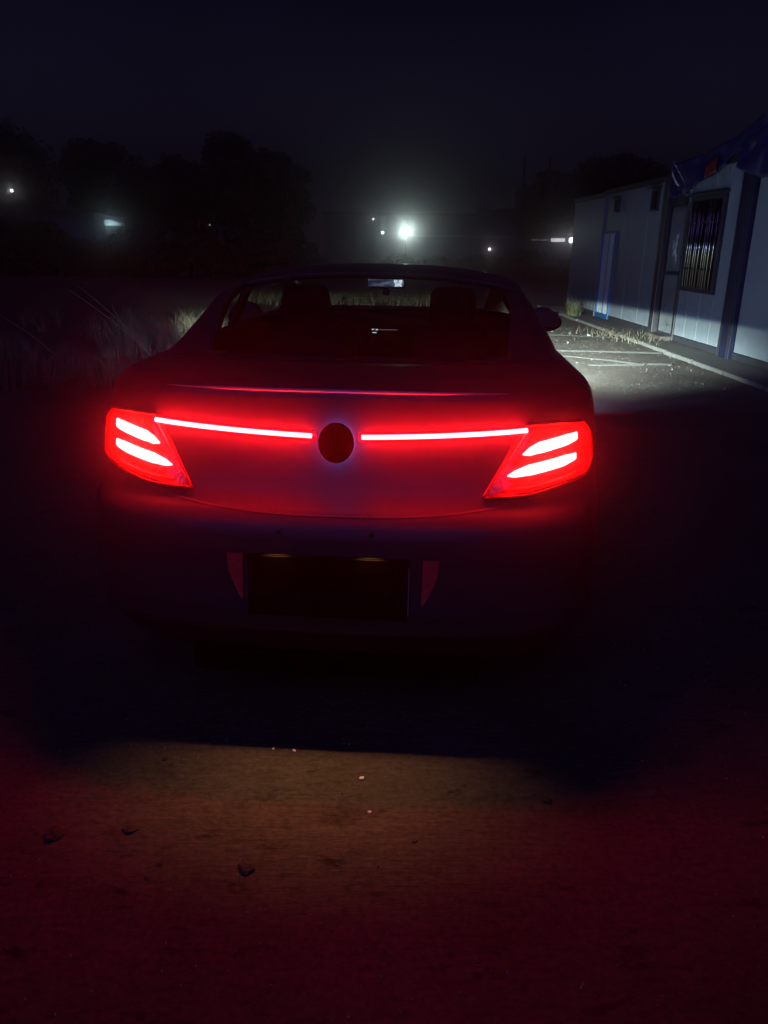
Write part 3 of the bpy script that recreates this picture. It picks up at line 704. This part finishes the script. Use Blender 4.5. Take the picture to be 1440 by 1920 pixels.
# left verge, tall dry grass
P = []
for i in range(700):
    y = 8.6 + 8.5 * random.random(); d_ = abs(random.gauss(0, 1)) * (1.3 + .16 * y); x = -2.65 - d_ - .10 * (y - 9)
    if i > 520: y = random.gauss(13.6, 1.2); x = random.gauss(-3.9, .55); d_ = 1.2
    if mn.noise(Vector((x * .7, y * .5, 4))) < -.12 or (x < -5.6 and random.random() < .8): continue
    H_ = random.uniform(.16, .62) * min(1, .45 + d_ * .4); R_ = random.uniform(.05, .16); tl = random.gauss(0, .1)
    for k in range(random.randint(10, 30)):
        a = random.uniform(0, 6.283); q = random.random() ** .6; h = H_ * random.uniform(.45, 1.1)
        P.append((x + math.cos(a) * q * R_, y + math.sin(a) * q * R_, h, math.cos(a) * q * h * .7 + tl, math.sin(a) * q * h * .6, random.uniform(.002, .0055)))
tag(obj('dry_grass', *blades(P), drygrass), 'tall dry grass on the verge left of the car, lit by its headlights', 'grass', kind='stuff')
# long leaning stalks
def stalks(name, base, tips, label):
    m_ = MB()
    for tx, ty, tz in tips:
        bx, by = base; pts = [(bx + (tx - bx) * s, by + (ty - by) * s, tz * (s ** .8)) for s in (0, .25, .5, .75, 1)]; m_.tube(pts, .008, 5, .003)
    return tag(m_.build(name, drygrass), label, 'plant')
stalks('leaning_stalk', (-3.35, 11.2), [(-4.6, 11.5, .95), (-4.45, 11.5, 1.0)], 'pair of long dry stalks leaning left out of the roadside grass')
stalks('leaning_stalk', (-4.9, 11.5), [(-5.9, 11.8, .62)], 'single dry stalk farthest left, leaning low over the verge')
# ground weeds running along the dark verge
P = []
for i in range(5000):
    y = random.uniform(22, 36); x = random.uniform(-4.5, 2.2); P.append((x, y, random.uniform(.2, .6), random.gauss(0, .2), random.gauss(0, .1), .012))
tag(obj('far_weeds', *blades(P), greengrass), 'low weeds across the field ahead of the car', 'weeds', kind='stuff')
P = [(4.55 + random.gauss(0, .09), 19.3 + random.gauss(0, .12), random.uniform(.3, 1.0), random.gauss(-.08, .26), random.gauss(0, .2), random.uniform(.004, .009)) for i in range(85)]
tag(obj('grass_tuft', *blades(P), greengrass), 'tall green grass tuft at the near end of the farthest cabin', 'grass tuft')
for k, (x0, y0, w, lab) in enumerate([(4.35, 15.2, .30, 'low dry weeds where the widest pale line meets the kerb'), (4.72, 14.2, .26, 'bushy dry weeds by the kerb below the middle cabin'), (4.95, 15.4, .15, 'small weeds at the foot of the middle cabin wall')]):
    P = []
    for i in range(150 if k < 2 else 40):
        a = random.uniform(0, 6.3); P.append((x0 + random.gauss(0, w * .8), y0 + random.gauss(0, w * 1.4), random.uniform(.04, .22), random.gauss(0, .09), random.gauss(0, .09), random.uniform(.004, .009)))
    tag(obj('weed_clump', *blades(P), weedm), lab, 'weeds', 'weeds along the kerb', kind='stuff')
# trees: trunk with limbs, crown of leaf faces gathered in clumps
def tree(x, y, h, w, label, seed, group='trees on the skyline', clumps=26, per=420, leaf=.16, z0=.25, sx=1.):
    rnd = np.random.RandomState(seed); random.seed(seed); t_ = empty('tree', (x, y, 0)); tag(t_, label, 'tree', group)
    m_ = MB(); m_.tube([(0, 0, -.1), (.1, 0, h * .3), (-.05, .1, h * .6), (.05, 0, h * .85)], w * .045 + .05, 8, .04)
    C_ = []
    for i in range(clumps):
        zz = z0 + (1 - z0) * rnd.rand() ** .8; rr = w * .5 * math.sqrt(max(.05, 1 - ((zz - .55) / .52) ** 2)); a = rnd.rand() * 6.283; q = rr * rnd.rand() ** .5 * .85
        C_.append((q * math.cos(a) * sx, q * math.sin(a), h * zz * .93, (.10 + .10 * rnd.rand()) * (w + h * .5) * .8))
    for cx_, cy_, cz_, cr_ in C_[::2]:
        m_.tube([(0, 0, max(cz_ * .45, .3)), (cx_ * .5, cy_ * .5, cz_ * .75), (cx_, cy_, cz_)], .07, 5, .02)
    m_.build('trunk', barkm, t_, smooth=True)
    tot = clumps * per; ci = rnd.randint(0, clumps, tot); C_ = np.array(C_)[ci]
    d = rnd.normal(size=(tot, 3)); d /= np.linalg.norm(d, axis=1)[:, None]; rad = C_[:, 3:4] * rnd.rand(tot, 1) ** .45
    p = C_[:, :3] + d * rad * [1.1, 1.1, .8]; a = rnd.normal(size=(tot, 3)); a /= np.linalg.norm(a, axis=1)[:, None]; b2 = np.cross(a, rnd.normal(size=(tot, 3))); b2 /= np.linalg.norm(b2, axis=1)[:, None]
    s = leaf * (.5 + rnd.rand(tot, 1)); V = np.stack([p - a * s, p + b2 * s * .5, p + a * s, p - b2 * s * .5], 1).reshape(-1, 3)
    me = bpy.data.meshes.new('crown'); F = np.arange(tot * 4).reshape(-1, 4)
    me.from_pydata(V.tolist(), [], F.tolist()); me.update(); me.materials.append(leafm); link(bpy.data.objects.new('crown', me), t_)
    return t_
TREES = [(-27, 60, 9.0, 7.5, 'faint broad tree at the far left edge of the skyline', 1), (-19.8, 58, 8.1, 6.4, 'round topped tree above the white lit canopy', 2), (-16.6, 60, 6.7, 4.6, 'low rounded tree in the dip of the skyline', 3),
         (-13.4, 56, 7.0, 4.2, 'tree with a flat ragged top left of the tallest crown', 4), (-10.4, 55, 8.5, 3.2, 'tallest narrow crown of the left skyline', 5), (-8.1, 55, 7.7, 3.8, 'dense tree right of the tallest crown', 6),
         (-6.2, 52, 6.4, 3.0, 'last tree of the left row, sloping down to the far shed', 7), (10.7, 56, 6.5, 3.8, 'sloping dark tree beside the two poles', 8), (13.0, 52, 6.7, 4.8, 'dark tree rising behind the farthest cabin', 9), (15.8, 54, 7.3, 4.8, 'wide treetop above the middle cabin roof', 10)]
for x, y, h, w, lab, sd_ in TREES: tree(x, y, h, w, lab, sd_)
# low dark scrub mass in front of the trees
random.seed(21); v = []; f = []
rnd = np.random.RandomState(5); tot = 60000
X = rnd.uniform(-34, 16, tot); Yv = rnd.uniform(38, 47, tot) ; Z = rnd.rand(tot) ** .7 * (1.35 + .7 * np.sin(X * .7) * np.cos(X * .23 + 1) + .3 * np.sin(X * 2.9)) * np.where(X > -4, .62, 1.25)
p = np.stack([X, Yv, Z], 1); a = rnd.normal(size=(tot, 3)); a /= np.linalg.norm(a, axis=1)[:, None]; b2 = np.cross(a, rnd.normal(size=(tot, 3))); b2 /= np.linalg.norm(b2, axis=1)[:, None]
s = .22 * (.5 + rnd.rand(tot, 1)); V = np.stack([p - a * s, p + b2 * s * .5, p + a * s, p - b2 * s * .5], 1).reshape(-1, 3)
me = bpy.data.meshes.new('scrub'); me.from_pydata(V.tolist(), [], np.arange(tot * 4).reshape(-1, 4).tolist()); me.update(); me.materials.append(leafm)
tag(link(bpy.data.objects.new('scrub', me)), 'dark scrub filling the field before the far sheds', 'undergrowth', kind='stuff')

# ------------------------------------------------------------------ far buildings, walls, lamps, poles
shedm = mat('far_shed_wall', (.10, .11, .14), .7, noise=.25, nscale=.6)
sh = empty('low_shed', (2.2, 62, 0)); tag(sh, 'long low shed behind the bright lamp, with a stepped roof', 'building')
MB().box(-7.0, 8.6, 0, 6, 0, 3.75).build('wall', shedm, sh)
MB().box(-7.2, 8.8, -.3, 6.2, 3.75, 3.95).build('roof', darkf, sh)
m_ = MB(); m_.add([(4.6, -.2, 3.95), (4.6, -.2, 4.45), (6.0, -.2, 4.2), (6.2, -.2, 4.35), (7.3, -.2, 4.3), (8.3, -.2, 3.95), (4.6, 2, 3.95), (4.6, 2, 4.45), (6.0, 2, 4.2), (6.2, 2, 4.35), (7.3, 2, 4.3), (8.3, 2, 3.95)],
    [(0, 5, 4, 3, 2, 1), (6, 7, 8, 9, 10, 11), (1, 2, 8, 7), (2, 3, 9, 8), (3, 4, 10, 9), (4, 5, 11, 10), (0, 1, 7, 6)]); m_.build('roof_parapet', darkf, sh)
for x in (-6.4, -5.1, 1.6, 3.4, 5.6): MB().box(x, x + .8, -.06, -.01, .2, 3.4).build('shutter', mat('shutter', (.06, .065, .09), .6), sh)
wallw = MB(); wallw.box(-.6, 8.4, 0, .25, 0, 2.2); o = wallw.build('garden_wall', shedm); o.location = (1.9, 55, 0); tag(o, 'low wall with a pale coping running right from the bright lamp', 'wall')
MB().box(-.6, 6.6, -.06, .3, 2.2, 2.32).build('coping', mat('pale_coping', (.45, .45, .45), .8), o)
sh2 = empty('low_shed', (13.5, 50, 0)); tag(sh2, 'dark low shed behind the farthest cabin with a tube lamp on its front', 'building')
MB().box(-4.2, 6, 0, 5, 0, 2.2).build('wall', shedm, sh2); MB().box(-4.4, 6.2, -.2, 5.2, 2.2, 2.34).build('roof', darkf, sh2)
lw = empty('low_shed', (-20.8, 47, 0)); tag(lw, 'long dark shed across the left field, below the small white lamp', 'building')
MB().box(-12, 4.6, 0, 5, 0, 3.15).build('wall', shedm, lw); MB().box(-12.2, 4.8, -.3, 5.2, 3.15, 3.32).build('roof', darkf, lw)
# utility poles
polem = mat('pole_wood', (.03, .028, .03), .8)
def pole(x, y, h, lean, label, r_=.09, arm=0):
    o = empty('utility_pole', (x, y, 0)); tag(o, label, 'pole', 'poles on the skyline')
    MB().tube([(0, 0, 0), (lean * .5, 0, h * .5), (lean, 0, h)], r_ * 1.2, 8, r_ * .7).build('pole_shaft', polem, o, smooth=True)
    if arm: MB().box(lean - arm, lean + arm, -.05, .05, h - .7, h - .6).build('cross_arm', polem, o)
pole(7.95, 50, 6.7, .13, 'taller leaning pole left of the dark tree, behind the car mirror', .10)
pole(9.9, 52, 6.9, .05, 'straight thin pole standing just right of the leaning one', .08)
pole(-8.25, 50, 5.6, 0, 'thin pole in front of the left tree row', .05)
pole(1.1, 49, 2.9, 0, 'short post carrying the bright white floodlight', .05)
def lamp(name, loc, label, power, col, r=.05, emis=60, size=None, group=None, rad=.1, cat='lamp', point=True):
    o = empty(name, loc); tag(o, label, cat, group)
    em = emat(name + '_glow', col, emis)
    if size: MB().box(-size[0] / 2, size[0] / 2, -.05, .03, -size[1] / 2, size[1] / 2).build('tube', em, o, bevel=min(size) * .25)
    else:
        q = bmesh.new(); bmesh.ops.create_uvsphere(q, u_segments=16, v_segments=10, radius=r); me = bpy.data.meshes.new('bulb'); q.to_mesh(me); q.free(); me.materials.append(em); link(bpy.data.objects.new('bulb', me), o)
    w_ = (size[0] / 2 + .05) if size else r + .05; hh = (size[1] / 2 if size else r)
    MB().box(-w_, w_, -.02, .12, hh + .01, hh + .05).build('lamp_hood', darkf, o); MB().box(-w_, w_, .06, .12, -hh, hh + .01).build('back_plate', darkf, o)
    if power:
        ld = bpy.data.lights.new(name + '_light', 'POINT'); ld.energy = power; ld.color = col; ld.shadow_soft_size = rad
        lo2 = link(bpy.data.objects.new(name + '_light', ld), o); lo2.location = (0, -.35, 0)
    return o
lamp('floodlight', (1.10, 48.6, 2.42), 'bright white floodlight glaring straight ahead', 90, (.78, 1, .92), r=.13, emis=120, rad=.15)
lamp('wall_lamp', (-.35, 54.5, 2.42), 'small white lamp left of the glaring floodlight', 2, (.8, 1, .95), r=.11, emis=4)
lamp('wall_lamp', (-.98, 54.5, 3.25), 'tiny white lamp highest and farthest left of the floodlight', 2, (.9, .95, 1), r=.07, emis=2)
lamp('wall_lamp', (4.76, 38, 1.51), 'tiny white lamp low in the dark field right of the floodlight', 1, (1, .9, .95), r=.06, emis=4)
lamp('tube_lamp', (8.33, 40, 1.97), 'long white tube lamp left of the farthest cabin', 1.5, (.9, .92, 1), size=(.70, .16), emis=.9)
lamp('oval_lamp', (9.0, 40, 1.97), 'bright oval white lamp touching the edge of the farthest cabin', 3, (.95, .97, 1), r=.13, emis=6)
lamp('tube_lamp', (7.4, 41, 1.97), 'dim short tube lamp, leftmost of the low lamps by the farthest cabin', 0, (.8, .7, .8), size=(.36, .05), emis=.14)
lamp('tube_lamp', (7.85, 41, 1.97), 'dim short tube lamp between its twin and the long white tube', 0, (.8, .7, .8), size=(.24, .07), emis=.2)
lamp('street_lamp', (-23.6, 52, 4.55), 'lone white lamp at the far left edge of the photo', 3, (.95, .97, 1), r=.09, emis=6)
lamp('yard_lamp', (-11.3, 52, 2.7), 'pinprick lamp between the canopy and the thin pole', 0, (.9, .9, 1), r=.04, emis=1)
# lit sign board beside the floodlight
o = MB().box(-.17, .17, -.04, .04, -.42, .40).build('sign_board', mat('pale_board', (.6, .65, .62), .7)); o.location = (-.32, 54.3, 3.02)
tag(o, 'small pale upright board left of the floodlight, catching its light', 'sign')
# white canopy on the left, lit from beneath
cv = empty('white_canopy', (-15.3, 45, 2.55)); tag(cv, 'small white canopy lit from within at the left, under the round tree', 'canopy')
m_ = MB(); m_.add([(-.75, -.5, .45), (.0, -.6, .30), (.9, -.5, .22), (1.0, -.4, -.1), (-.65, .5, .55), (0, .6, .40), (.9, .5, .32)], [(0, 1, 5, 4), (1, 2, 6, 5), (1, 3, 2)]); m_.build('cover', white, cv)
m_ = MB(); m_.box(-.35, .75, .2, .24, -.10, .20); m_.build('back_cloth', white, cv); m_ = MB(); m_.box(-.75, -.70, -.4, -.3, -2.25, .42); m_.box(.78, .82, -.4, -.3, -2.25, .15); m_.build('frame_leg', darkf, cv)
ld = bpy.data.lights.new('canopy_light', 'POINT'); ld.energy = 9; ld.color = (.6, .95, 1); ld.shadow_soft_size = .05; lo3 = link(bpy.data.objects.new('canopy_light', ld), cv); lo3.location = (.1, -.2, -.05)
# small dark bin and stones near the right
stone_m = mat('pale_stone', (.55, .54, .50), .8, noise=.2, nscale=30); clod_m = mat('dark_clod', (.02, .018, .018), .9, noise=.3, nscale=40, bump=.5)
def stone(x, y, r_, m, name, label, cat, group, flat=.6, seed=0):
    random.seed(seed); q = bmesh.new(); bmesh.ops.create_icosphere(q, subdivisions=2, radius=r_)
    for p in q.verts: p.co *= 1 + .35 * mn.noise(p.co / r_ * 1.3 + Vector((seed, 0, 0))); p.co.z *= flat; p.co.x *= 1.3
    me = bpy.data.meshes.new(name); q.to_mesh(me); q.free(); me.materials.append(m)
    o = link(bpy.data.objects.new(name, me)); o.location = (x, y, gz(x, y) + r_ * flat * .35); o.rotation_euler = (0, 0, seed * 1.7); tag(o, label, cat, group)
CL = [(-.93, 1.77, 0.0240, 'widest dark clod, lying farthest left on the near ground'), (-.72, 1.80, 0.0180, 'dark clod second from the left, beside the widest one'), (-.36, 1.66, 0.0228, 'flat dark clod in the middle of the near ground'),
      (.10, 1.76, 0.0078, 'small dark clod alone right of the middle'), (-.62, 1.62, 0.0078, 'small round clod with a pale top below the others'), (-.60, 1.67, 0.0072, 'tiny clod just behind the pale topped one'),
      (.51, 1.93, 0.0132, 'dark clod farthest right on the near ground'), (-.71, 2.12, 0.0084, 'small clod at the edge of the warm lamp light'), (-.68, 1.58, 0.0072, 'tiny clod nearest the camera on the left')]
for i, (x, y, r_, lab) in enumerate(CL): stone(x, y, r_, clod_m, 'dirt_clod', lab, 'dirt clod', 'clods on the bare dirt', .5, i + 1)
PB = [(-.06, 2.03, .007, 'pale pebble shining in the warm plate light'), (-.29, 2.17, .005, 'tiny pale pebble at the shadow edge left of centre'), (-.36, 2.18, .004, 'tiny pale pebble farthest left at the shadow edge'), (-.03, 1.88, .005, 'tiny pebble between the shining one and the dark clods'),
      (3.35, 17.1, .035, 'white stone on the lit yard near the grass tuft'), (2.36, 11.95, .022, 'white stone on the lit yard beside the car flank'), (3.9, 15.15, .03, 'pale stone beside the widest yard line')]
for i, (x, y, r_, lab) in enumerate(PB): stone(x, y, r_, stone_m, 'pebble', lab, 'stone', 'pale stones on the ground', .8, i + 30)
# loose grit
rnd = np.random.RandomState(9); v = []; f = []
for i in range(2600):
    x = rnd.normal(0, 1.6); y = rnd.uniform(.9, 4.2); r_ = min(rnd.exponential(.0009) + .0007, .0035); k = len(v)
    v += [(x - r_, y - r_, 0), (x + r_, y - r_, 0), (x, y + r_, 0), (x + r_ * .3, y, r_ * .9 + .004)]; f += [(k, k + 1, k + 3), (k + 1, k + 2, k + 3), (k + 2, k, k + 3)]
for i in range(1600):
    x = rnd.uniform(1, 4.6); y = rnd.uniform(9, 22); r_ = rnd.exponential(.002) + .002; k = len(v)
    v += [(x - r_, y - r_, 0), (x + r_, y - r_, 0), (x, y + r_, 0), (x + r_ * .3, y, r_ * .9 + .004)]; f += [(k, k + 1, k + 3), (k + 1, k + 2, k + 3), (k + 2, k, k + 3)]
tag(obj('grit', v, f, mat('grit', (.28, .25, .21), .9, noise=.6, nscale=30)), 'loose grit scattered over the dirt', 'gravel', kind='stuff')

# ------------------------------------------------------------------ haze
hz = MB().box(-145, 145, -30, 146, -1.2, 14).build('haze', None); tag(hz, 'thin haze added over the whole yard to spread the lamp glow', 'haze', kind='stuff')  # added air volume, stands in for lens bloom round the lamps
hm = bpy.data.materials.new('haze'); hm.use_nodes = True; n = hm.node_tree.nodes; l = hm.node_tree.links; n.clear()
o_ = n.new('ShaderNodeOutputMaterial'); pv = n.new('ShaderNodeVolumePrincipled'); pv.inputs['Color'].default_value = (.9, .9, .92, 1); pv.inputs['Density'].default_value = HAZE; pv.inputs['Anisotropy'].default_value = .972
l.new(pv.outputs[0], o_.inputs['Volume']); hz.data.materials.append(hm)
